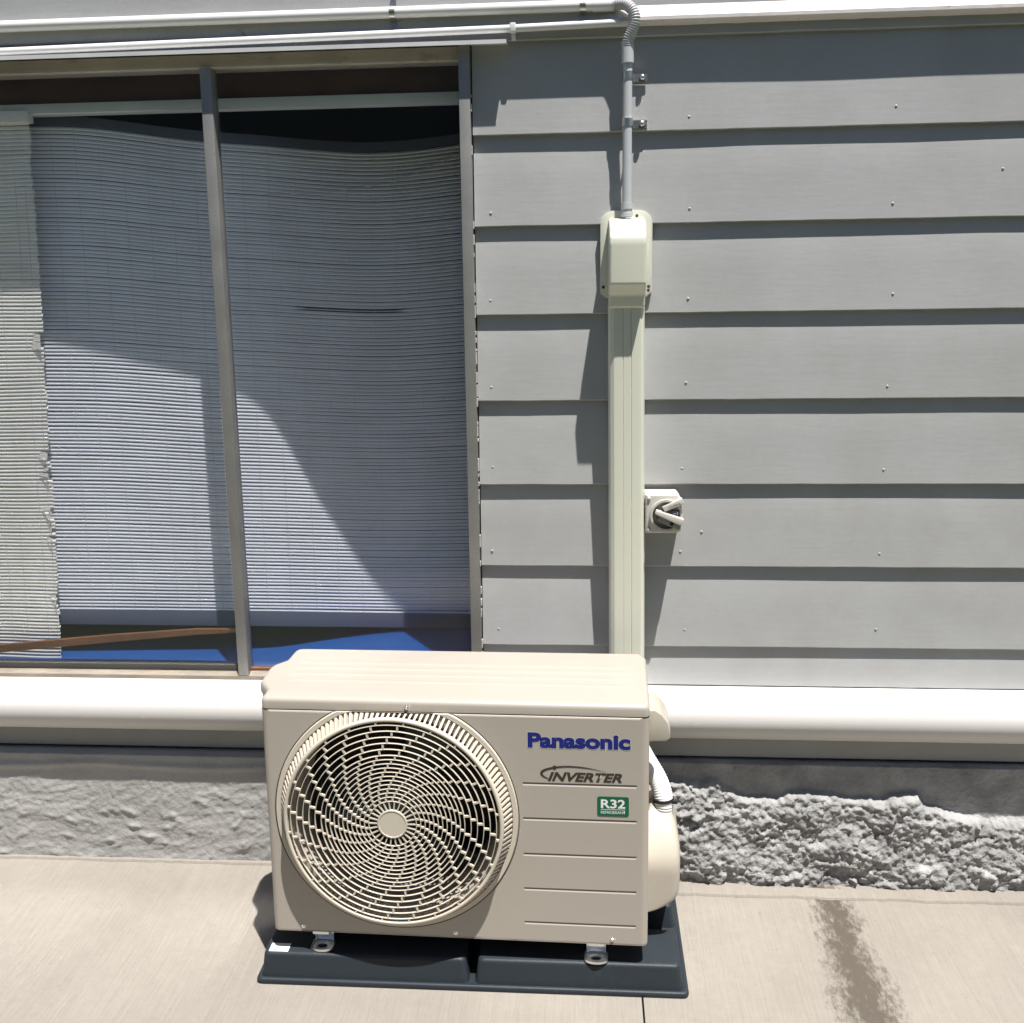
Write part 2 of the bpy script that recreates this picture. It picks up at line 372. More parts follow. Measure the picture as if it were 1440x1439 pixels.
nails = [(.37,1.591),(.366,1.398),(.364,1.201),(.364,1.014),(.359,.812),(.371,.619),(1.246,1.796),(1.249,1.594),(1.259,1.4),(1.257,1.196),(1.258,1.006),(1.258,.809),(1.259,.626),(.807,1.786),(.811,1.592),(.811,1.396),(.809,1.208),(.803,1.01),(.802,.812),(.815,.621),(.851,.859),(1.478,1.662),(1.62,1.79),(1.63,1.40),(.37,1.80)]
nail_me = None
XR = 2.4
for i in range(-1, 7):
    zb = E0 - i*EX
    x0 = 0.3335
    bo = board(x0, XR, zb, zb+EX, seed=i)
    for (nx, nz_) in nails:
        if zb < nz_ < zb+EX:
            yy = 0.011*(nz_-zb)/EX
            if nail_me is None:
                q = MB(); q.lathe_y([(0.0001, -0.0016), (0.0018, -0.0014), (0.0030, -0.0004), (0.0032, 0.001)], 0, 0, 10)
                no = q.build('nail', MT['board'], bo, loc=(nx, yy, nz_)); nail_me = no.data
            else:
                no = bpy.data.objects.new('nail', nail_me); COL.objects.link(no); no.parent = bo; no.location = (nx, yy, nz_)
# hidden-behind-pipe bottom board and the band above the window
board(0.3335, XR, 0.483, 0.5802, seed=20)
board(-1.6, 0.3330, 1.950, 1.9545+EX*0.3, seed=21, name='weatherboard')
board(-1.6, XR, 2.010, 2.25, name='upper_board', m='upper_board', seed=31, ylow=-0.0135, amp=0.4)
board(-1.6, XR, 2.25, 2.60, name='upper_board', m='upper_board', seed=33, ylow=0.0)
# sloped flashing over the weatherboards
fl = MB(); n = 150; rows = []
for i in range(n+1):
    x = -1.6 + (XR+1.6)*i/n
    e = 0.0022*max(0, noise.noise((x*26, 0, 1)))+0.001*noise.noise((x*60, 3, 0)); tt = max(0, min(1, (x-0.585)/0.09)); d = 0.0008*noise.noise((x*1.5, 5, 5))
    kk = tt*tt*(3-2*tt); prof = [(0.004, 2.0145), (-0.0125, 2.0140), (-0.0125-0.0115*kk+d, 1.990), (-0.0125-0.0145*kk+d, 1.987), (-0.0125-0.0145*kk+d, 1.980), (-0.0115-0.0125*kk+d, 1.978), (-0.0062, 1.975-e), (0.012, 1.974-e)]
    rows.append([fl.bm.verts.new((x, p, q)) for p, q in prof])
for i in range(n):
    for k in range(7): fl.bm.faces.new((rows[i][k], rows[i+1][k], rows[i+1][k+1], rows[i][k+1]))
tag(fl.build('flashing', MT['flash'], house, smooth=40), 'sloped off-white flashing with a ragged painted lower edge')
# backing wall behind the boards, with the window opening
bk = MB()
bk.box(0.345, XR, 0.026, 0.12, 0.30, 2.6); bk.box(-1.6, -1.5, 0.026, 0.12, 0.30, 2.6)
bk.box(-1.5, 0.345, 0.026, 0.12, 1.945, 2.6); bk.box(-1.5, 0.345, 0.026, 0.12, 0.30, 0.468)
bk.build('wall_core', MT['room'], house, smooth=0)
rm = MB()
rm.poly([(-1.6, 1.4, 0.3), (XR, 1.4, 0.3), (XR, 1.4, 2.4), (-1.6, 1.4, 2.4)])
rm.poly([(-1.6, 0.12, 2.4), (XR, 0.12, 2.4), (XR, 1.4, 2.4), (-1.6, 1.4, 2.4)])
rm.poly([(-1.6, 0.12, 0.3), (XR, 0.12, 0.3), (XR, 1.4, 0.3), (-1.6, 1.4, 0.3)])
rm.poly([(-1.6, 0.12, 0.3), (-1.6, 1.4, 0.3), (-1.6, 1.4, 2.4), (-1.6, 0.12, 2.4)])
rm.poly([(XR, 0.12, 0.3), (XR, 1.4, 0.3), (XR, 1.4, 2.4), (XR, 0.12, 2.4)])
rm.build('room_interior', MT['room'], house, smooth=0)
# strip under the drain pipe
board(-1.6, XR, 0.312, 0.366, name='base_board', seed=41, lap=0.004, ylow=-0.022, amp=0.6)
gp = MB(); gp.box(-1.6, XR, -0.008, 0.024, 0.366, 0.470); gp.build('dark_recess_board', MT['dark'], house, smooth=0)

# foundation: smooth painted stucco, and rough render lumps on the right
YF = -0.052
fd = empty('foundation'); fd.parent = house
def grid_surface(name, x0, x1, z0, z1, step, fy, m, parent, topy=None):
    nx = int((x1-x0)/step); nz = int((z1-z0)/step)
    X = np.linspace(x0, x1, nx+1); Z = np.linspace(z0, z1, nz+1)
    verts = [(float(x), fy(float(x), float(z)), float(z)) for z in Z for x in X]
    faces = [(j*(nx+1)+i, j*(nx+1)+i+1, (j+1)*(nx+1)+i+1, (j+1)*(nx+1)+i) for j in range(nz) for i in range(nx)]
    if topy is not None:
        k = len(verts); verts += [(float(x), topy, z1) for x in X]
        faces += [(nz*(nx+1)+i, nz*(nx+1)+i+1, k+i+1, k+i) for i in range(nx)]
    me = bpy.data.meshes.new(name); me.from_pydata(verts, [], faces); me.materials.append(m)
    me.polygons.foreach_set('use_smooth', [True]*len(me.polygons)); me.update()
    o = bpy.data.objects.new(name, me); COL.objects.link(o); o.parent = parent
    return o
def smooth_face(x, z):
    q = Vector((x*1.0, z*2.2, 0.7))
    warp = Vector((fbm(q*3, 2), fbm(q*3+Vector((9, 2, 1)), 2), 0))*0.35
    d = 0.0020*fbm(q*6+warp, 2) + 0.0050*max(0, fbm((q+warp*0.3)*24, 3)-0.22) - 0.0018*abs(fbm(q*11+warp*2, 2)) + 0.0016*max(0, 0.10-abs(fbm(q*15+warp*3, 2)))*10
    amp = 0.45 + 0.55*max(0, min(1, (0.24-z)/0.04))
    return YF - d*amp*1.0 - 0.006*math.exp(-((z-0.275+0.012*noise.noise((x*4, 0, 0)))/0.008)**2)
o = grid_surface('stucco_face', -1.5, 0.74, 0.0, 0.303, 0.0045, smooth_face, MT['stucco'], fd, topy=0.0)
ztop = [(0.70, .262), (0.781, .262), (0.896, .264), (0.905, .247), (0.955, .225), (1.036, .221), (1.06, .236), (1.15, .238), (1.215, .222), (1.263, .226), (1.358, .242), (1.376, .208), (1.473, .184), (1.6, .178), (2.4, .2)]
def chips(p, sc):
    q_ = p*sc; d_, pts_ = noise.voronoi(q_); c_ = pts_[0]
    h_ = noise.cell(c_*7.31+Vector((0.5, 0.5, 0.5)))
    t_ = noise.cell_vector(c_*3.17+Vector((0.2, 0.4, 0.1)))
    return (h_-0.0)*0.6 + (q_-c_).dot(t_)*0.8
def rough_face(x, z):
    zt = lerp_pts(ztop, x) + 0.008*noise.noise((x*16, 2, 0)) + 0.007*noise.noise((x*45, 5, 0)) + 0.004*noise.noise((x*110, 5, 0))
    t = (zt - z)/0.009
    base = YF + 0.012 - 0.003*fbm((x*14, z*14, 3), 3)
    if t <= 0: return base
    t = min(1, t); q = Vector((x*1.0, z*1.15, 1.7))
    wq = q + Vector((fbm(q*30, 2), fbm(q*30+Vector((4, 4, 4)), 2), 0))*0.008
    lumps = 0.008*fbm(q*8, 2) + 0.008*chips(wq, 20) + 0.0055*chips(wq+Vector((5, 1, 2)), 46) + 0.004*fbm(q*90, 3)
    out = 0.023 + 0.022*min(1, (zt-z)/0.16) + lumps
    return base - max(0.0, out)*(t**0.5)
o = grid_surface('rough_render', 0.7405, 2.3, 0.0, 0.303, 0.0035, rough_face, MT['render'], fd, topy=0.0)
o['label'] = 'rough broken grey render jutting from the lower foundation'
# ragged mortar lip where path meets wall
lip = MB(); n = 420; rows = []
for i in range(n+1):
    x = -1.5 + 3.8*i/n; k = 0.010 + 0.006*noise.noise((x*9, 1, 1)) + 0.003*noise.noise((x*40, 1, 2)); off = 0 if x < 0.76 else 0.062
    y0 = YF - off + 0.012; y1 = YF - off - max(0.002, k) - (0 if x < 0.76 else 0.012)
    rows.append([lip.bm.verts.new((x, y0, gz(y0)+0.006+0.003*noise.noise((x*20, 3, 3)))), lip.bm.verts.new((x, y1+0.003, gz(y1)+0.005)), lip.bm.verts.new((x, y1, gz(y1)+0.0005))])
for i in range(n):
    for k in range(2): lip.bm.faces.new((rows[i][k], rows[i+1][k], rows[i+1][k+1], rows[i][k+1]))
lip.build('mortar_lip', MT['concrete'], path, smooth=40)

# ------------------------------------------------------------------ window (part of the house)
win = empty('window'); win.parent = house
b = MB(); b.box(-1.5, 0.3055, -0.004, 0.05, 1.9165, 1.945, 0.0015); b.build('head_frame', MT['frame_paint'], win)
b = MB(); b.box(0.3060, 0.3305, -0.014, 0.05, 0.470, 1.946, 0.0015); b.build('jamb', MT['alu'], win)
b = MB(); b.box(-0.2735, -0.2480, -0.010, 0.028, 0.4965, 1.916, 0.0015); b.build('mullion', MT['alu'], win)
b = MB(); b.prism([(-0.010, 0.4765), (0.026, 0.4765), (0.026, 0.502), (0.004, 0.502), (0.0, 0.498), (-0.010, 0.495)], -1.5, 0.3055, 'x'); b.build('sill', MT['sill'], win)
b = MB(); b.box(-1.5, -0.2745, 0.006, 0.020, 0.503, 0.518, 0.001); b.build('bottom_rail', MT['dark'], win)
b = MB(); b.box(-0.2475, 0.3055, 0.010, 0.022, 0.5025, 0.510, 0.001); b.build('bottom_rail', MT['wood'], win)
b = MB(); b.box(-1.5, -0.2740, 0.010, 0.0125, 0.512, 1.9163); b.build('pane', MT['glass'], win, smooth=0)
b = MB(); b.box(-0.2485, 0.3058, 0.013, 0.0155, 0.506, 1.9163); b.build('pane', MT['glass'], win, smooth=0)
b = MB(); b.prism([(0.012, 1.951), (-0.042, 1.9475), (-0.042, 1.939), (-0.0405, 1.939), (-0.0405, 1.9455), (0.012, 1.9485)], -1.5, 0.4135, 'x'); tag(b.build('head_flashing', MT['strip'], win, smooth=20), 'narrow white metal drip strip above the window')
b = MB(); b.box(-1.5, 0.3055, 0.075, 0.110, 1.843, 1.867, 0.002); b.build('inner_rail', MT['rail'], win)
b = MB(); b.box(-1.5, 0.3455, 0.085, 0.119, 1.8675, 1.944, 0.001); b.build('lintel', MT['lintel'], win)
b = MB(); b.box(-1.5, 0.34, 0.030, 0.62, 0.470, 0.500, 0.002); tag(b.build('inner_sill', MT['blue'], win), 'bright blue painted inner sill')
b = MB(); b.box(0.332, 0.344, 0.051, 0.119, 0.47, 1.944); b.build('reveal', MT['room'], win, smooth=0)
# flaking putty along the right side of the jamb
ch = MB(); random.seed(11); z = 0.52
while z < 1.85:
    h = random.uniform(0.004, 0.03); w = random.uniform(0.0004, 0.0016)
    if random.random() < 0.6: ch.box(0.3306, 0.3306+w+0.001, -0.0085, 0.002, z, z+h, 0.0004, 1)
    z += h + random.uniform(0.001, 0.02)
tag(ch.build('flaking_putty', MT['chip'], win, smooth=0), kind='stuff')

# ------------------------------------------------------------------ blinds, stick, cord
def blind_slats(zs, xr, D, sag, m_, name, parent, seg=36, hh=0.0040, skip=None):
    verts, faces = [], []
    for si, z in enumerate(zs):
        x0, x1 = xr(si, z); tilt = random.uniform(-0.0006, 0.0006); dz = random.uniform(-0.0005, 0.0005)
        base = len(verts); n = max(4, int(seg*(x1-x0)/1.1))
        for i in range(n+1):
            x = x0+(x1-x0)*i/n; d = D(x, z); zz = z - sag(x, z) + dz + tilt*(i/n-0.5) + 0.0006*noise.noise((x*7, z*31, 0))
            h = hh
            if skip: h = hh*skip(x, z)
            verts += [(x, d+0.0010, zz-h), (x, d-0.0010, zz-h*0.72), (x, d-0.0014, zz-h*0.1), (x, d+0.0014, zz+h)]
        for i in range(n):
            a = base+4*i
            for k in range(3): faces.append((a+k, a+4+k, a+5+k, a+1+k))
    me = bpy.data.meshes.new(name); me.from_pydata(verts, [], faces); me.materials.append(m_)
    me.polygons.foreach_set('use_smooth', [True]*len(me.polygons)); me.update()
    o = bpy.data.objects.new(name, me); COL.objects.link(o); o.parent = parent
    return tag(o, kind='stuff')
Dp = [(-0.95, .115), (-0.78, .122), (-0.55, .137), (-0.33, .155), (-0.22, .175), (-0.1, .245), (0.05, .315), (0.31, .36)]
Sp = [(-0.80, 0.0), (-0.62, 0.006), (-0.33, 0.043), (-0.05, 0.056), (0.10, 0.052), (0.31, 0.028)]
def curve_pts(pts, x):
    xs_ = [p_[0] for p_ in pts]; i = max(0, min(len(pts)-2, sum(1 for q_ in xs_ if q_ <= x)-1))
    P_ = lambda k: pts[max(0, min(len(pts)-1, k))]
    h_ = xs_[i+1]-xs_[i]; t = max(0.0, min(1.0, (x-xs_[i])/h_))
    m0 = (P_(i+1)[1]-P_(i-1)[1])/max(1e-6, P_(i+1)[0]-P_(i-1)[0])*h_; m1 = (P_(i+2)[1]-P_(i)[1])/max(1e-6, P_(i+2)[0]-P_(i)[0])*h_
    return (2*t**3-3*t*t+1)*pts[i][1]+(t**3-2*t*t+t)*m0+(-2*t**3+3*t*t)*pts[i+1][1]+(t**3-t*t)*m1
def Dw(x, z): return curve_pts(Dp, x)
def Sw(x, z):
    f = max(0.0, min(1.0, (z-0.6)/1.25)); return curve_pts(Sp, x)*f + 0.34*(Dw(x, z)-0.122)*(1-f)
wide = thing('slatted_blind', 'wide pale slatted blind sagging behind both window panes', 'blind', (-0.25, 0.15, 0.56))
def rel(o): o.location = -Vector(o.parent.location); return o
zs = [1.823 - 0.0093*i for i in range(130)]
def gap(x, z):
    return 0.35 if (abs(z-(1.823-0.0093*42)) < 0.004 and -0.15 < x < 0.105) else 1.0
rel(blind_slats(zs, lambda i, z: (-0.86, 0.3035), Dw, Sw, MT['slat'], 'slats', wide, skip=gap))
hd = MB(); rows = []
for i in range(41):
    x = -0.80+1.1035*i/40; s = Sw(x, 1.85); d = Dw(x, 1.85)
    rows.append([hd.bm.verts.new(p) for p in ((x, d+0.004, 1.828-s), (x, d-0.004, 1.829-s), (x, d-0.004, 1.851-s), (x, d+0.004, 1.852-s))])
for i in range(40):
    for k in range(3): hd.bm.faces.new((rows[i][k], rows[i+1][k], rows[i+1][k+1], rows[i][k+1]))
rel(hd.build('head_batten', MT['hem'], wide))
hm = MB(); rows = []
for i in range(41):
    x = -0.86+1.1635*i/40; s = Sw(x, 0.6); d = Dw(x, 0.6)
    rows.append([hm.bm.verts.new(p) for p in ((x, d+0.006, 0.582-s), (x, d-0.003, 0.581-s), (x, d-0.005, 0.60-s), (x, d-0.002, 0.622-s), (x, d+0.004, 0.624-s))])
for i in range(40):
    for k in range(4): hm.bm.faces.new((rows[i][k], rows[i+1][k], rows[i+1][k+1], rows[i][k+1]))
rel(hm.build('hem', MT['hem'], wide))
th = MB(); x = -0.70
while x < 0.30:
    pts = [(x+0.01*(1.8-z)*noise.noise((x*3, 1, 0)), Dw(x, z)-0.0016, z-Sw(x, z)) for z in np.linspace(1.83, 0.62, 14)]
    th.tube(pts, 0.0006, 4, cap=False); x += 0.0565
rel(tag(th.build('stitching', MT['cord'], wide), kind='stuff'))
pc = MB(); pc.tube([(x, Dw(x, 1.7)-0.006, z) for x, z in ((-0.20, 1.66), (-0.08, 1.668), (0.02, 1.685), (0.10, 1.70), (0.18, 1.735), (0.26, 1.765), (0.30, 1.785))], 0.0009, 5)
rel(pc.build('pull_cord', MT['cord'], wide))

random.seed(5)
narrow = thing('slatted_blind', 'tattered narrow cream slatted blind with ragged edge at the left of the window', 'blind', (-1.1, 0.085, 0.5))
notch = {}
for k in list(range(54, 58))+list(range(86, 89))+[91, 92, 93]+list(range(102, 105))+[108, 110, 127, 128, 129]: notch[k] = random.uniform(0.006, 0.026)
def xr_n(i, z):
    return (-1.45, -0.728 - 0.047*(1.82-z)/1.3 + random.uniform(-0.0025, 0.0025) + 0.005*noise.noise((z*9, 1, 0)) - notch.get(i, 0))
zs2 = [1.822 - 0.0091*i for i in range(146)]
rel(blind_slats(zs2, xr_n, lambda x, z: 0.088 + 0.006*noise.noise((x*5, z*3, 0)), lambda x, z: 0.012*(x+1.2)*(-1)*max(0, (z-1.0)) + 0.003*noise.noise((x*6, z*5, 3)), MT['slat_cream'], 'slats', narrow, seg=44, hh=0.0042))
q = MB(); q.box(-1.45, -0.722, 0.070, 0.096, 1.826, 1.853, 0.002); o = q.build('head_batten', MT['slat_cream'], narrow); rel(o)
tp = MB()
for k, L in notch.items():
    z = 1.822-0.0091*k; xe = -0.730-0.047*(1.82-z)/1.3
    a = random.uniform(-0.35, 0.35)
    tp.poly([(xe-L*1.1, 0.086, z-0.004), (xe, 0.078, z-0.004+L*a), (xe+0.001, 0.078, z+0.005+L*a), (xe-L*1.1, 0.086, z+0.004)])
rel(tag(tp.build('bent_slat_ends', MT['slat_cream'], narrow, smooth=0), kind='stuff'))
thr = MB()
for x in (-0.75, -0.775, -0.83, -0.87):
    thr.tube([(x-0.03*(1.82-z)/1.3, 0.0862, z) for z in np.linspace(1.82, 0.52, 10)], 0.0006, 4, cap=False)
rel(tag(thr.build('stitching', MT['cord'], narrow), kind='stuff'))

st = MB(); pts = [(-1.3, 0.06, 0.505), (-0.917, 0.055, 0.535), (-0.62, 0.05, 0.567), (-0.40, 0.045, 0.588), (-0.285, 0.04, 0.594)]
rows = []
for i, (x, y, z) in enumerate(pts):
    h = (0.010, 0.010, 0.009, 0.007, 0.004)[i]
    rows.append([st.bm.verts.new(p) for p in ((x, y, z-h), (x, y+0.012, z-h), (x, y+0.012, z+h), (x, y, z+h))])
for i in range(len(rows)-1):
    for k in range(4): st.bm.faces.new((rows[i][k], rows[i+1][k], rows[i+1][(k+1) % 4], rows[i][(k+1) % 4]))
st.bm.faces.new(rows[0]); st.bm.faces.new(rows[-1])
tag(st.build('wooden_stick', MT['wood']), 'thin red-brown wooden stick leaning along the bottom of the left pane', 'stick')

# ------------------------------------------------------------------ drain pipe
dp = MB(); dp.tube([(-1.6+4.0*i/60, -0.042, 0.433) for i in range(61)], 0.0605, 48)
o = dp.build('pipe', MT['upvc'], None)
drain = thing('drain_pipe', 'thick white plastic drain pipe running low along the whole wall', 'pipe', (0.3, -0.042, 0.433)); o.parent = drain; rel(o)
for x in (-1.25, 1.95):
    q = MB(); rr = [q.bm.verts.new for _ in ()]
    q.tube([(x, -0.042, 0.433), (x+0.03, -0.042, 0.433)], 0.0625, 40); rel(q.build('bracket', MT['upvc'], drain))

# ------------------------------------------------------------------ electrical conduit
cond = thing('electrical_conduit', 'thick white conduit that bends down through a ribbed elbow to the cream duct', 'conduit', (0.672, -0.03, 1.59))
CA = -0.0255
q = MB(); q.tube([(-1.6, CA, 2.013), (0.600, CA, 2.0128)], 0.0118, 20); rel(q.build('horizontal_pipe', MT['conduit_white'], cond))
q = MB(); q.tube([(0.598, CA, 2.0125), (0.642, CA, 2.0125)], 0.0132, 20); rel(q.build('coupling', MT['conduit_white'], cond))
def catmull(pts, n):
    pts = [Vector(p) for p in pts]; P = [pts[0]*2-pts[1]] + pts + [pts[-1]*2-pts[-2]]; out = []
    for i in range(1, len(P)-2):
        for k in range(n):
            t = k/n; a, b_, c, d = P[i-1], P[i], P[i+1], P[i+2]
            out.append(0.5*((2*b_)+(c-a)*t+(2*a-5*b_+4*c-d)*t*t+(3*b_-a-3*c+d)*t**3))
    out.append(pts[-1]); return out
fp = catmull([(0.636, CA, 2.0125), (0.650, CA-0.004, 2.013), (0.666, CA-0.010, 2.010), (0.680, CA-0.016, 1.998), (0.6860, CA-0.018, 1.98), (0.682, CA-0.015, 1.960), (0.6745, -0.036, 1.942), (0.672, -0.033, 1.925)], 30)
L = [0]
for a, b_ in zip(fp, fp[1:]): L.append(L[-1]+(b_-a).length)
rads = [0.0118+0.0007*math.sin(l/0.0046*2*math.pi) for l in L]
q = MB(); q.tube(fp, 0.012, 20, rads=rads); rel(q.build('flexible_bend', MT['flex'], cond, smooth=80))
q = MB(); q.tube([(0.672, -0.032, 1.936), (0.672, -0.032, 1.893)], 0.0132, 20); rel(q.build('coupling', MT['conduit'], cond))
q = MB(); q.tube([(0.672, -0.031, 1.905), (0.672, -0.031, 1.588)], 0.0102, 20); rel(q.build('vertical_pipe', MT['conduit'], cond))
q = MB()
q.tube([(0.672, -0.031, 1.603), (0.672, -0.031, 1.591), (0.672, -0.031, 1.5905), (0.672, -0.031, 1.583), (0.672, -0.031, 1.5825), (0.672, -0.031, 1.574)], 0.013, 20, rads=[0.0133, 0.0133, 0.0118, 0.0118, 0.0133, 0.0133]); rel(q.build('gland', MT['conduit'], cond))
for z in (1.868, 1.772):
    q = MB()
    ring = [(0.672+0.0115*math.cos(a), -0.031+0.0115*math.sin(a)) for a in np.linspace(R(20), R(-200), 20)]
    inner = [(0.672+0.0104*math.cos(a), -0.031+0.0104*math.sin(a)) for a in np.linspace(R(-200), R(20), 20)]
    q.prism(ring+inner, z-0.008, z+0.008, 'z')
    q.prism([(0.682, 0.000), (0.682, -0.029), (0.6835, -0.029), (0.686, -0.004), (0.716, -0.003), (0.716, -0.0005)], z-0.0085, z+0.0085, 'z')
    cl = q.build('saddle_clip', MT['steel'], cond); rel(cl)
    w = MB(); w.lathe_y([(0.0001, -0.0125), (0.004, -0.012), (0.0062, -0.009), (0.0068, -0.005), (0.0068, -0.003)], 0.705, z+0.001, 18)
    w.build('screw', MT['zinc'], cl, smooth=60)
for x in (0.168, 0.577):
    q = MB()
    ring = [(CA+0.0133*math.cos(a), 2.0128+0.0133*math.sin(a)) for a in np.linspace(R(-70), R(-290), 22)]
    inner = [(CA+0.0119*math.cos(a), 2.0128+0.0119*math.sin(a)) for a in np.linspace(R(-290), R(-70), 22)]
    q.prism(ring+inner, x-0.006, x+0.006, 'x')
    q.box(x-0.006, x+0.006, CA-0.0005, -0.010, 2.0252, 2.0265); q.box(x-0.006, x+0.006, -0.0162, -0.0145, 2.0266, 2.046)
    q.box(x-0.006, x+0.006, CA+0.002, -0.0145, 1.9990, 2.0003); q.box(x-0.006, x+0.006, -0.0158, -0.0145, 1.982, 1.9989)
    cl = q.build('saddle_clip', MT['steel'], cond); rel(cl)

thin = thing('thin_conduit', 'thin white conduit below the thick one, ending behind the ribbed elbow', 'conduit', (0.2, -0.036, 1.965))
q = MB(); q.tube([(-1.6, -0.0245, 1.950), (-0.715, -0.0245, 1.9605), (0.425, -0.0245, 1.9725), (0.655, -0.0255, 1.9765)], 0.0082, 16); rel(q.build('pipe', MT['conduit_white'], thin))
q = MB(); q.box(0.421, 0.434, -0.0345, -0.014, 1.963, 1.983, 0.003); q.box(0.423, 0.432, -0.016, 0.003, 1.953, 1.9625, 0.001); rel(q.build('saddle_clip', MT['conduit_white'], thin))

# ------------------------------------------------------------------ cream duct cover
duct = thing('duct_cover', 'tall cream plastic pipe duct with a hooded wall cap above the outdoor unit', 'duct', (0.674, 0.0, 0.36))
def trunk_prof(cx, w, d):
    h = w/2
    return [(cx-h, 0.006), (cx-h, -d+0.014), (cx-h+0.004, -d+0.006), (cx-h+0.012, -d+0.0005), (cx-h+0.020, -d), (cx-0.009, -d), (cx-0.0085, -d+0.0012), (cx-0.0075, -d+0.0012), (cx-0.007, -d),
            (cx+0.008, -d), (cx+0.009, -d+0.0016), (cx+0.010, -d+0.0016), (cx+0.011, -d), (cx+h-0.016, -d), (cx+h-0.009, -d+0.001), (cx+h-0.003, -d+0.006), (cx+h, -d+0.014), (cx+h, 0.006)]
pts0 = trunk_prof(0.6715, 0.080, 0.064); pts1 = trunk_prof(0.678, 0.082, 0.064)
q = MB(); nz_ = 24; rows = []
for k in range(nz_+1):
    t = k/nz_; z = 1.383 + (0.36-1.383)*t
    rows.append([q.bm.verts.new((a[0]*(1-t)+b_[0]*t, a[1]*(1-t)+b_[1]*t, z)) for a, b_ in zip(pts0, pts1)])
for i in range(nz_):
    for k in range(len(pts0)-1): q.bm.faces.new((rows[i][k], rows[i][k+1], rows[i+1][k+1], rows[i+1][k]))
rel(q.build('straight_cover', MT['cream'], duct, smooth=25))
# backplate
q = MB(); x0, x1 = 0.6145, 0.7295; arc = []
for a in np.linspace(0, 90, 8): arc.append((x1-0.03+0.03*math.cos(R(a)), 1.560+0.03*math.sin(R(a))))
for a in np.linspace(90, 180, 8): arc.append((x0+0.03+0.03*math.cos(R(a)), 1.560+0.03*math.sin(R(a))))
arc += [(x0, 1.410), (x0+0.014, 1.400), (x0+0.02, 1.40), (x1-0.02, 1.40), (x1-0.012, 1.402), (x1, 1.412)]
q.prism(arc, 0.004, -0.010, 'y', bev=0.0018, seg=2)
bp_ = q.build('backplate', MT['cream'], duct, smooth=40); rel(bp_)
for (hx, hz, rr) in ((0.695, 1.578, 0.0034), (0.6215, 1.424, 0.0036), (0.722, 1.424, 0.0036), (0.7215, 1.416, 0.0034)):
    w = MB(); w.lathe_y([(0.0001, -0.0103), (rr, -0.0103), (rr*1.05, -0.0098)], hx, hz, 14); w.build('screw_hole', MT['dark'], bp_)
# hooded cap : side profile (y,z) swept across x, with bevelled edges
q = MB(); q.prism([(0.004, 1.573), (-0.020, 1.5725), (-0.058, 1.566), (-0.088, 1.552), (-0.106, 1.528), (-0.108, 1.515), (-0.106, 1.428), (-0.074, 1.406), (-0.070, 1.378), (0.004, 1.378)], 0.6325, 0.7115, 'x', bev=0.006, seg=3)
cap = q.build('hooded_cap', MT['cream'], duct, smooth=50); rel(cap)

# ------------------------------------------------------------------ isolator switch
sw = thing('isolator_switch', 'small square white isolator switch with angled lever beside the cream duct', 'switch', (0.757, 0.0, 0.916))
SX, SZ = 0.757, 0.916
q = MB(); q.prism([(SX-0.041, SZ-0.045), (SX+0.034, SZ-0.045), (SX+0.041, SZ-0.038), (SX+0.041, SZ+0.033), (SX+0.032, SZ+0.045), (SX-0.041, SZ+0.045)], 0.008, -0.062, 'y', bev=0.005, seg=3)
rel(q.build('enclosure', MT['switch'], sw, smooth=40))
q = MB(); q.ringbox(0.0315, 0.0365, -0.072, -0.060, SX+0.006, SZ-0.002, 48); rel(q.build('dial_ring', MT['switch'], sw, smooth=40))
q = MB(); q.lathe_y([(0.0001, -0.0640), (0.0313, -0.0640), (0.0313, -0.061)], SX+0.006, SZ-0.002, 40); rel(q.build('dial_face', MT['switch_dark'], sw, smooth=40))
def rotbox(x, z, L0, L1, w0, w1, y0, y1, ang, bev):
    b = bmesh.new(); bmesh.ops.create_cube(b, size=1.0)
    for v in b.verts:
        t = 0 if v.co.x < 0 else 1; w = w0 if t == 0 else w1
        v.co = Vector((L0 if t == 0 else L1, y0 if v.co.y < 0 else y1, -w if v.co.z < 0 else w))
    if bev: bmesh.ops.bevel(b, geom=b.edges[:], offset=bev, segments=2, profile=0.6, affect='EDGES')
    bmesh.ops.transform(b, matrix=Matrix.Translation((x, 0, z)) @ Matrix.Rotation(R(ang), 4, 'Y'), verts=b.verts[:])
    return b
q = MB(); q.merge(rotbox(SX+0.006, SZ-0.001, -0.027, 0.038, 0.0045, 0.008, -0.090, -0.062, 22, 0.002)); lv = q.build('lever', MT['switch'], sw, smooth=40); rel(lv)
q = MB(); q.merge(rotbox(SX+0.004, SZ-0.011, -0.016, 0.036, 0.008, 0.010, -0.084, -0.061, 22, 0.002)); q2 = q.build('lever_side', MT['switch_dark'], sw, smooth=40); rel(q2)
q = MB(); q.lathe_y([(0.0001, -0.0846), (0.0044, -0.0846), (0.0044, -0.080)], SX+0.017, SZ-0.018, 16); rel(q.build('lever_hole', MT['black'], sw))
q = MB(); q.merge(rotbox(SX+0.018, SZ+0.022, -0.021, 0.027, 0.006, 0.0068, -0.079, -0.061, -24, 0.0015)); rel(q.build('name_bar', MT['switch'], sw, smooth=40))
t_ = text_mesh('embossed_lettering', 'CLIPSAL', MT['switch_dark'], sw, -0.013, 0.017, -0.0028, 0.0030, -0.0793, offset=0.02)
t_.rotation_euler = (0, R(-24), 0); t_.location = (SX+0.022-sw.location.x, -sw.location.y, SZ+0.022-sw.location.z)
q = MB(); q.box(SX+0.017, SX+0.038, -0.068, -0.060, SZ-0.003, SZ+0.0085, 0.001); ind = q.build('indicator', MT['indicator'], sw); rel(ind)
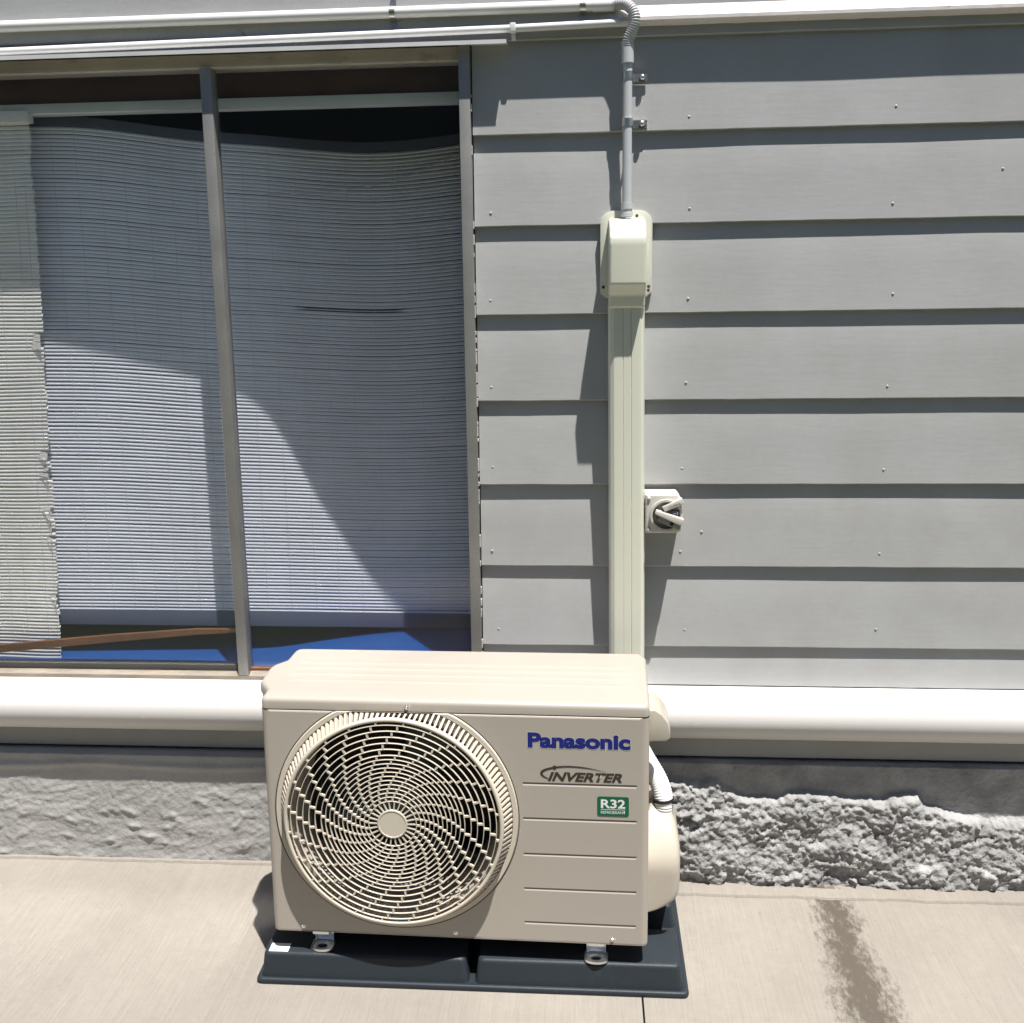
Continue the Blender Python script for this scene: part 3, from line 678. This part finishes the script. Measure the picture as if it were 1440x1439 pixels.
q = MB(); q.box(SX+0.021, SX+0.026, -0.0686, -0.0681, SZ+0.000, SZ+0.0035); q.box(SX+0.030, SX+0.032, -0.0686, -0.0681, SZ-0.002, SZ+0.006); q.box(SX+0.0265, SX+0.0295, -0.0686, -0.0681, SZ+0.002, SZ+0.0035); q.build('indicator_mark', MT['conduit_white'], ind, smooth=0)
for dx, dz in ((-0.033, 0.036), (0.034, 0.031), (0.034, -0.036), (-0.033, -0.037)):
    q = MB(); q.lathe_y([(0.0001, -0.066), (0.003, -0.0655), (0.0042, -0.0635), (0.0042, -0.060)], SX+dx, SZ+dz, 14); rel(q.build('screw_cap', MT['switch'], sw, smooth=60))

# ------------------------------------------------------------------ mounting pad
pad = thing('mounting_pad', 'dark slate grey plastic mounting pad under the outdoor unit', 'pad', (0.34, -0.47, 0.0))
pad.rotation_euler = (R(1.4), 0, 0)
def prel(o): o.location = (-0.34, 0.47, 0.0); return o
def rrect(x0, x1, y0, y1, r, n=6):
    out = []
    for (cx, cy_, a0) in ((x1-r, y1-r, 0), (x0+r, y1-r, 90), (x0+r, y0+r, 180), (x1-r, y0+r, 270)):
        for k in range(n+1):
            a = R(a0+90*k/n); out.append((cx+r*math.cos(a), cy_+r*math.sin(a)))
    return out
def loft(q, loops):
    V = [[q.bm.verts.new(p) for p in lp] for lp in loops]; n = len(V[0])
    for A, B in zip(V, V[1:]):
        for i in range(n): q.bm.faces.new((A[i], A[(i+1) % n], B[(i+1) % n], B[i]))
    q.bm.faces.new(V[0][::-1]); q.bm.faces.new(V[-1])
q = MB()
loft(q, [[(x, y, z) for x, y in rrect(-0.108+i, 0.789-i, -0.473+i, -0.125-i, 0.012)] for z, i in ((0.0, 0.001), (0.006, 0.0), (0.010, 0.001), (0.0125, 0.0035), (0.0125, 0.006), (0.0105, 0.009))])
prel(q.build('flange', MT['pad'], pad, smooth=50))
for (x0, x1, y0, y1) in ((-0.1, 0.339, -0.463, -0.330), (0.351, 0.779, -0.463, -0.330), (-0.1, 0.339, -0.262, -0.140), (0.351, 0.779, -0.262, -0.140)):
    q = MB()
    loft(q, [[(x, y, z) for x, y in rrect(x0+i, x1-i, y0+i, y1-i, 0.012)] for z, i in ((0.0098, 0.0), (0.0135, 0.0012), (0.055, 0.0062), (0.0595, 0.0078), (0.0620, 0.0110), (0.0625, 0.0150), (0.0625, 0.03))])
    prel(q.build('raised_block', MT['pad'], pad, smooth=50))
q = MB(); q.box(-0.083, -0.042, -0.4515, -0.4255, 0.0626, 0.0632); stk = q.build('sticker', MT['sticker_white'], pad, smooth=0); prel(stk); stk['label'] = 'small white paper sticker on the front left corner of the pad'
q = MB(); random.seed(3)
for i in range(5):
    x = -0.072
    while x < -0.054:
        w = random.uniform(0.0012, 0.005); q.poly([(x, -0.4485+i*0.0036, 0.06335), (min(x+w, -0.052), -0.4485+i*0.0036, 0.06335), (min(x+w, -0.052), -0.4465+i*0.0036, 0.06335), (x, -0.4465+i*0.0036, 0.06335)]); x += w+0.0012
q.build('faded_print', MT['pinkish'], stk, smooth=0)

# ------------------------------------------------------------------ outdoor unit
UNIT = thing('air_conditioner', 'beige outdoor air conditioner unit with a round spiral fan grille', 'air conditioner', (-0.07323, -0.44857, 0.10993), -0.01921)
UW, UD, ZT = 0.780, 0.288, 0.488
FX, FZ = 0.2715, 0.2685
# cabinet: back, sides and rounded front corners
prof = [(0.020, 0.0)]
for a in np.linspace(90, 180, 9): prof.append((0.016+0.014*math.cos(R(a)), 0.014-0.014*math.sin(R(a))))
prof += [(0.002, 0.285), (0.768, 0.285), (0.778, 0.265)]
for a in np.linspace(0, 90, 9): prof.append((0.764+0.014*math.cos(R(a)), 0.014-0.014*math.sin(R(a))))
prof += [(0.760, 0.0)]
q = MB(); lo = [q.bm.verts.new((x, y, 0.0)) for x, y in prof]; hi = [q.bm.verts.new((x, y, ZT-0.001)) for x, y in prof]
for i in range(len(prof)-1): q.bm.faces.new((lo[i], lo[i+1], hi[i+1], hi[i]))
q.build('cabinet', MT['unit'], UNIT, smooth=40)
q = MB(); q.prism(prof, 0.001, 0.003, 'z'); q.build('base_pan', MT['unit'], UNIT, smooth=0)
# front panel with round opening and five pressed grooves
q = MB(); N = 128; rin = 0.214; x0, x1, z0, z1 = 0.0200, 0.5240, 0.0, ZT-0.0042
ci, co_, cr = [], [], []
for k in range(N):
    a = 2*math.pi*k/N; dx, dz = math.cos(a), math.sin(a)
    t = min(((x1-FX)/dx if dx > 1e-9 else 1e9), ((x0-FX)/dx if dx < -1e-9 else 1e9), ((z1-FZ)/dz if dz > 1e-9 else 1e9), ((z0-FZ)/dz if dz < -1e-9 else 1e9))
    ci.append(q.bm.verts.new((FX+rin*dx, 0, FZ+rin*dz))); co_.append(q.bm.verts.new((FX+t*dx, 0, FZ+t*dz)))
for k in range(N): q.bm.faces.new((ci[k], ci[(k+1) % N], co_[(k+1) % N], co_[k]))
for k in range(N):
    A_, B_ = co_[k], co_[(k+1) % N]; va = abs(A_.co.x-x0) < 1e-6 or abs(A_.co.x-x1) < 1e-6; vb = abs(B_.co.x-x0) < 1e-6 or abs(B_.co.x-x1) < 1e-6
    if va != vb:
        c = q.bm.verts.new(((A_ if va else B_).co.x, 0, (B_ if va else A_).co.z)); q.bm.faces.new((A_, B_, c))
gzs = [0.0425, 0.1175, 0.1935, 0.2705, 0.3455]
zz = [(0.0, 0)]
for g_ in gzs: zz += [(g_-0.0045, 0.0), (g_+0.0014, 0.0030), (g_+0.0023, 0.0)]
zz += [(ZT-0.0042, 0.0)]
cols = [0.5240, 0.5285, 0.5305, 0.7530, 0.7550, 0.7600]
for ix in range(5):
    fa = [0, 0, 1, 1, 0, 0]
    for (za, ya), (zb, yb) in zip(zz, zz[1:]):
        q.poly([(cols[ix], ya*fa[ix], za), (cols[ix+1], ya*fa[ix+1], za), (cols[ix+1], yb*fa[ix+1], zb), (cols[ix], yb*fa[ix], zb)])
bmesh.ops.remove_doubles(q.bm, verts=q.bm.verts[:], dist=1e-5)
q.box(0.5100, 0.5275, 0.0008, 0.0016, 0.0, ZT-0.0044)
q.prism([(0.0, ZT-0.00425), (0.0010, ZT-0.0018), (0.0032, ZT-0.0004), (0.0060, ZT-0.0003), (0.0060, ZT-0.00425)], 0.0165, 0.7635, 'x')
for f_ in q.bm.faces:
    f_.normal_update()
    if f_.normal.y > 0.2: f_.normal_flip()
q.build('front_panel', MT['unit'], UNIT, smooth=15, recalc=False)
# lid
lid = [(0.0025, 0.012), (0.0045, 0.006), (0.009, 0.0022), (0.013, 0.0015), (0.767, 0.0015), (0.771, 0.0022), (0.7755, 0.006), (0.778, 0.012), (0.781, 0.27), (0.768, 0.297), (0.02, 0.292), (-0.004, 0.290), (-0.011, 0.276), (-0.010, 0.215), (-0.030, 0.186), (-0.034, 0.165), (-0.028, 0.092), (-0.020, 0.078), (-0.006, 0.060), (0.0015, 0.045)]
q = MB(); q.prism(lid, ZT+0.0015, 0.5130, 'z', topbev=0.010); q.build('lid', MT['unit'], UNIT, smooth=50)
q = MB()
for yy in (0.10, 0.137, 0.172, 0.205):
    q.prism([(yy-0.011, 0.5125), (yy-0.007, 0.5138), (yy+0.007, 0.5138), (yy+0.011, 0.5125)], 0.03, 0.745, 'x')
q.build('lid_ribs', MT['unit'], UNIT, smooth=80)
# side bulge on the left (coil cover)
q = MB(); q.prism([(0.0, 0.215), (-0.026, 0.186), (-0.030, 0.165), (-0.024, 0.092), (-0.016, 0.078), (0.0, 0.065)], 0.02, ZT, 'z'); q.build('coil_cover', MT['unit'], UNIT)
# shroud, dark chamber, fan
q = MB(); q.lathe_y([(0.214, 0.0005), (0.210, 0.006), (0.206, 0.02), (0.205, 0.11)], FX, FZ, 96); q.build('shroud', MT['unit'], UNIT, smooth=60)
q = MB(); q.lathe_y([(0.205, 0.111), (0.0001, 0.115)], FX, FZ, 48); q.build('coil_chamber', MT['black'], UNIT)
fan = empty('fan', (FX, 0.07, FZ)); fan.parent = UNIT
blade_me = None
for k in range(3):
    if blade_me is None:
        q = MB(); rows = []
        for i in range(9):
            r = 0.045+0.150*i/8; row = []
            for j in range(7):
                a = R(-8-48*j/6 + 10*i/8); y = -0.028+0.056*j/6; row.append(q.bm.verts.new((r*math.cos(a), y, r*math.sin(a))))
            rows.append(row)
        for i in range(8):
            for j in range(6): q.bm.faces.new((rows[i][j], rows[i+1][j], rows[i+1][j+1], rows[i][j+1]))
        bo = q.build('blade', MT['blade'], fan, smooth=60); blade_me = bo.data
    else:
        bo = bpy.data.objects.new('blade', blade_me); COL.objects.link(bo); bo.parent = fan
    bo.rotation_euler = (0, R(120*k+35), 0)
q = MB(); q.lathe_y([(0.0001, -0.03), (0.042, -0.03), (0.05, -0.022), (0.05, 0.03)], 0, 0, 36); q.build('fan_hub', MT['blade'], fan)
# fan guard
gd = empty('fan_guard', (0, 0, 0)); gd.parent = UNIT
YO, YI = -0.0366, -0.0308
q = MB(); q.lathe_y([(0.236, 0.001), (0.238, -0.0035), (0.2465, -0.0035), (0.2485, 0.0), (0.2485, 0.002)], FX, FZ, 160, clampz=ZT-0.0005); q.build('flange', MT['guard'], gd, smooth=40)
q = MB(); q.lathe_y([(0.2486, 0.0), (0.2486, -0.0004), (0.2505, -0.0004), (0.2505, 0.0)], FX, FZ, 160, clampz=ZT-0.0005); q.build('seam', MT['dark'], gd, smooth=40)
q = MB(); q.lathe_y([(0.2145, -0.026), (0.2145, -0.0355), (0.2160, -0.0370), (0.2195, -0.0368), (0.2215, -0.0350), (0.2225, -0.030), (0.2190, -0.0255), (0.2145, -0.026)], FX, FZ, 160); q.build('rim', MT['guard'], gd, smooth=50)
rib = MB(); nr = 130
for k in range(nr):
    a = 2*math.pi*k/nr; dx, dz = math.cos(a), math.sin(a); tx, tz = -dz, dx
    rb, yb = 0.2370, -0.002; rt, yt = 0.2205, -0.034; w = 0.0021
    def pt(r, y, s): return (FX+r*dx+s*w*tx, y, min(ZT-0.0005, FZ+r*dz+s*w*tz))
    A = [rib.bm.verts.new(pt(rb, yb, -1)), rib.bm.verts.new(pt(rb, yb, 1)), rib.bm.verts.new(pt(rt, yt, 1)), rib.bm.verts.new(pt(rt, yt, -1))]
    B = [rib.bm.verts.new(pt(rb-0.010, yb+0.003, -1)), rib.bm.verts.new(pt(rb-0.010, yb+0.003, 1)), rib.bm.verts.new(pt(rt-0.005, yt+0.008, 1)), rib.bm.verts.new(pt(rt-0.005, yt+0.008, -1))]
    rib.bm.faces.new(A); rib.bm.faces.new(B[::-1])
    for i in range(4): rib.bm.faces.new((A[i], B[i], B[(i+1) % 4], A[(i+1) % 4]))
tag(rib.build('side_ribs', MT['guard'], gd, smooth=0), kind='stuff')
SC = 0.2205/153.0
ring_r = [(153-8.75*i)*SC for i in range(1, 7)] + [(100.5-6.1*i)*SC for i in range(1, 12)]
prev = 0.2150; tw = 0.0
for i, r in enumerate(ring_r):
    q = MB(); w_ = 0.0008; q.lathe_y([(r-w_, YI), (r-w_, YO+0.0012), (r-w_*0.55, YO+0.0002), (r+w_*0.55, YO+0.0002), (r+w_, YO+0.0012), (r+w_, YI), (r-w_, YI)], FX, FZ, 120 if i < 6 else 84)
    for k in range(24):
        a = R(-7.0 + 3.2*i + 15*k) ; a = R(90) - a
        a = R(90) + R(7.2 + 3.15*i + 15*k)
        dx, dz = math.cos(a), math.sin(a); tx, tz = -dz, dx; w = 0.0019
        b = bmesh.new(); bmesh.ops.create_cube(b, size=1.0)
        for v in b.verts:
            rr = r+0.0008 if v.co.x < 0 else prev-0.0008; s = -w if v.co.z < 0 else w; y = YO+0.0006 if v.co.y < 0 else YI-0.001
            v.co = Vector((FX+rr*dx+s*tx, y, FZ+rr*dz+s*tz))
        q.merge(b)
    q.build('guard_ring', MT['guard'], gd, smooth=70); prev = r
q = MB(); rlast = ring_r[-1]
for k in range(26):
    a = 2*math.pi*k/26; dx, dz = math.cos(a), math.sin(a); tx, tz = -dz, dx
    b = bmesh.new(); bmesh.ops.create_cube(b, size=1.0)
    for v in b.verts:
        rr = 0.029 if v.co.x < 0 else rlast-0.0008; s = -0.0012 if v.co.z < 0 else 0.0012; y = YO+0.0004 if v.co.y < 0 else YI
        v.co = Vector((FX+rr*dx+s*tx, y, FZ+rr*dz+s*tz))
    q.merge(b)
q.lathe_y([(0.0290, YI), (0.0305, YO+0.001), (0.0298, YO-0.001), (0.0275, YO-0.0012), (0.0270, YO-0.0004), (0.0001, YO-0.0004)], FX, FZ, 56)
q.build('guard_hub', MT['guard'], gd, smooth=40)
# lettering
PY = -0.0006
text_mesh('brand_halo', 'Panasonic', MT['halo'], UNIT, 0.5382, 0.7428, 0.4195, 0.4555, -0.0003, offset=0.065)
text_mesh('brand_lettering', 'Panasonic', MT['logo_blue'], UNIT, 0.5400, 0.7410, 0.4215, 0.4535, PY, offset=0.044)
text_mesh('inverter_lettering', 'INVERTER', MT['logo_dark'], UNIT, 0.5790, 0.7250, 0.3525, 0.3715, PY, offset=0.034, shear=0.30)
def bez(p, n=24):
    p = [Vector((a, b_, 0)) for a, b_ in p]; out = []
    for i in range(n+1):
        t = i/n; out.append((1-t)**3*p[0]+3*(1-t)**2*t*p[1]+3*(1-t)*t*t*p[2]+t**3*p[3])
    return out
q = MB()
c1 = bez([(0.5800, 0.3570), (0.5620, 0.3640), (0.5590, 0.3740), (0.5900, 0.3805)]); c2 = bez([(0.5900, 0.3805), (0.620, 0.3870), (0.660, 0.3830), (0.6930, 0.3740)])
cc = c1 + c2[1:]; n = len(cc); up_, dn = [], []
for i, p in enumerate(cc):
    a = cc[max(0, i-1)]; b_ = cc[min(n-1, i+1)]; t = (b_-a).normalized(); nn = Vector((-t.y, t.x, 0))
    w = lerp_pts([(0, 0.0008), (0.25, 0.0026), (0.5, 0.0018), (0.8, 0.0011), (1, 0.0002)], i/(n-1)); up_.append(p+nn*w); dn.append(p-nn*w)
for i in range(n-1):
    q.poly([(v.x, PY, v.y) for v in (dn[i], dn[i+1], up_[i+1], up_[i])])
q.poly([(0.5925+0.0042*math.cos(a), PY-0.0001, 0.3810+0.0042*math.sin(a)) for a in np.linspace(0, 2*math.pi, 18)[:-1]])
q.build('inverter_swoosh', MT['logo_dark'], UNIT, smooth=0)
q = MB(); q.prism([(x, z) for x, z in rrect(0.6765, 0.7385, 0.2810, 0.3225, 0.004)], -0.0002, -0.0007, 'y'); rs = q.build('refrigerant_sticker', MT['sticker_green'], UNIT, smooth=0)
text_mesh('sticker_lettering', 'R32', MT['sticker_white'], rs, 0.6835, 0.7315, 0.2980, 0.3170, -0.0010, offset=0.025)
text_mesh('sticker_lettering', 'REFRIGERANT', MT['sticker_white'], rs, 0.6835, 0.7315, 0.2865, 0.2925, -0.0010, offset=0.006)
q = MB(); q.poly([(0.6835, -0.0010, 0.2949), (0.7315, -0.0010, 0.2949), (0.7315, -0.0010, 0.2960), (0.6835, -0.0010, 0.2960)]); q.build('sticker_line', MT['sticker_white'], rs, smooth=0)
for (sx, sz, yo) in ((0.300, 0.4985, 0.0010), (0.067, 0.0115, 0.0), (0.387, 0.0115, 0.0), (0.707, 0.0115, 0.0)):
    q = MB(); q.lathe_y([(0.0001, yo-0.0035), (0.0024, yo-0.003), (0.0036, yo-0.0012), (0.0046, yo-0.001), (0.0046, yo+0.001)], sx, sz, 16); q.build('screw', MT['zinc'], UNIT, smooth=40)
# grip and valve cover on the right-hand side
q = MB(); q.prism([(0.7775, 0.487), (0.790, 0.487), (0.803, 0.478), (0.815, 0.462), (0.8205, 0.444), (0.8205, 0.429), (0.812, 0.4225), (0.7775, 0.421)], 0.040, 0.135, 'y', bev=0.003)
q.build('grip', MT['unit_plastic'], UNIT, smooth=40)
q = MB()
base = [(0.7775, 0.020), (0.806, 0.028), (0.835, 0.044), (0.846, 0.060), (0.8485, 0.085), (0.8485, 0.150), (0.843, 0.185), (0.835, 0.208), (0.829, 0.228), (0.806, 0.232), (0.790, 0.224), (0.7775, 0.205)]
def inset(k, dx, dz): return [(0.7775+(x-0.7775)*(1-dx), 0.02+(z-0.02)*(1-dz)) for x, z in base]
base = [(p_.x, p_.z) for p_ in catmull([(x, 0, z) for x, z in base], 5)]
loops = []
for y, dx, dz in ((0.0822, 0.999, 0.08), (0.0823, 0.8, 0.08), (0.0824, 0.6, 0.07), (0.0826, 0.4, 0.06), (0.083, 0.26, 0.05), (0.0845, 0.15, 0.025), (0.090, 0.06, 0.008), (0.099, 0.015, 0.0), (0.112, 0.0, 0.0), (0.14, 0.0, 0.0), (0.17, 0.0, 0.0), (0.20, 0.0, 0.0), (0.25, 0.0, 0.0)):
    t_ = 1-(y-0.083)/0.167
    loops.append([(x, y + t_*0.085*(max(0, (z-0.12)/0.112)**1.6), z) for x, z in inset(0, dx, dz)])
loft(q, loops); q.build('valve_cover', MT['unit_plastic'], UNIT, smooth=60)
# feet
for fx in (0.101, 0.674):
    q = MB()
    q.box(fx-0.017, fx+0.017, 0.0055, 0.26, -0.010, -0.0005, 0.001)
    arc = [(fx+0.024*math.cos(a)*1.0, -0.012+0.016*math.sin(a)) for a in np.linspace(0, -math.pi, 14)]
    outer = arc + [(fx-0.024, 0.02), (fx+0.024, 0.02)]
    inner = [(fx+0.011*math.cos(a), -0.008+0.009*math.sin(a)) for a in np.linspace(0, 2*math.pi, 17)[:-1]]
    # slotted plate resting on the pad
    nO = 48; zt, zb = -0.0400, -0.0450
    def ray_out(a):
        c, s = math.cos(a), math.sin(a); x, y = 0.024*c, 0.0175*s
        if s > 0: y = 0.028*s
        k = 1.0
        return (fx+max(-0.024, min(0.024, x*1.15)), 0.016+y*1.05)
    top_o = [q.bm.verts.new((*ray_out(2*math.pi*k/nO), zt)) for k in range(nO)]; bot_o = [q.bm.verts.new((*ray_out(2*math.pi*k/nO), zb)) for k in range(nO)]
    ins = [(fx+0.011*math.cos(2*math.pi*k/nO), 0.013+0.007*math.sin(2*math.pi*k/nO)) for k in range(nO)]
    top_i = [q.bm.verts.new((*p, zt-0.001)) for p in ins]; bot_i = [q.bm.verts.new((*p, zb)) for p in ins]
    for k in range(nO):
        j = (k+1) % nO
        q.bm.faces.new((top_o[k], top_o[j], top_i[j], top_i[k])); q.bm.faces.new((top_o[k], top_o[j], bot_o[j], bot_o[k])); q.bm.faces.new((top_i[k], top_i[j], bot_i[j], bot_i[k]))
    q.box(fx-0.020, fx-0.0165, 0.030, 0.24, -0.0398, -0.0102, 0.0012); q.box(fx+0.0165, fx+0.020, 0.030, 0.24, -0.0398, -0.0102, 0.0012)
    q.box(fx-0.0160, fx+0.0160, 0.033, 0.0355, -0.0398, -0.0104, 0.0008)
    q.build('foot', MT['zinc'], UNIT, smooth=50)

# lagged refrigerant pipe from the valve cover up behind the unit into the duct
lag = thing('lagged_pipe', 'short white lagged pipe with black strap rising from the valve cover', 'pipe', (-0.07323, -0.44857, 0.10993), -0.01921)
pp = catmull([(0.815, 0.165, 0.20), (0.816, 0.166, 0.235), (0.804, 0.180, 0.272), (0.772, 0.200, 0.322), (0.748, 0.25, 0.36), (0.757, 0.31, 0.40), (0.750, 0.375, 0.37), (0.748, 0.385, 0.30)], 26)
Lp = [0]
for a, b_ in zip(pp, pp[1:]): Lp.append(Lp[-1]+(b_-a).length)
q = MB(); q.tube(pp, 0.021, 24, rads=[0.0205+0.0006*math.sin(l/0.0055*2*math.pi) for l in Lp]); q.build('lagging', MT['insul'], lag, smooth=80)
q = MB(); q.tube([(0.816, 0.1655, 0.232), (0.8155, 0.166, 0.238)], 0.0228, 24); q.box(0.834, 0.844, 0.150, 0.157, 0.231, 0.238, 0.001); q.build('strap', MT['black'], lag, smooth=40)

bpy.context.view_layer.update()
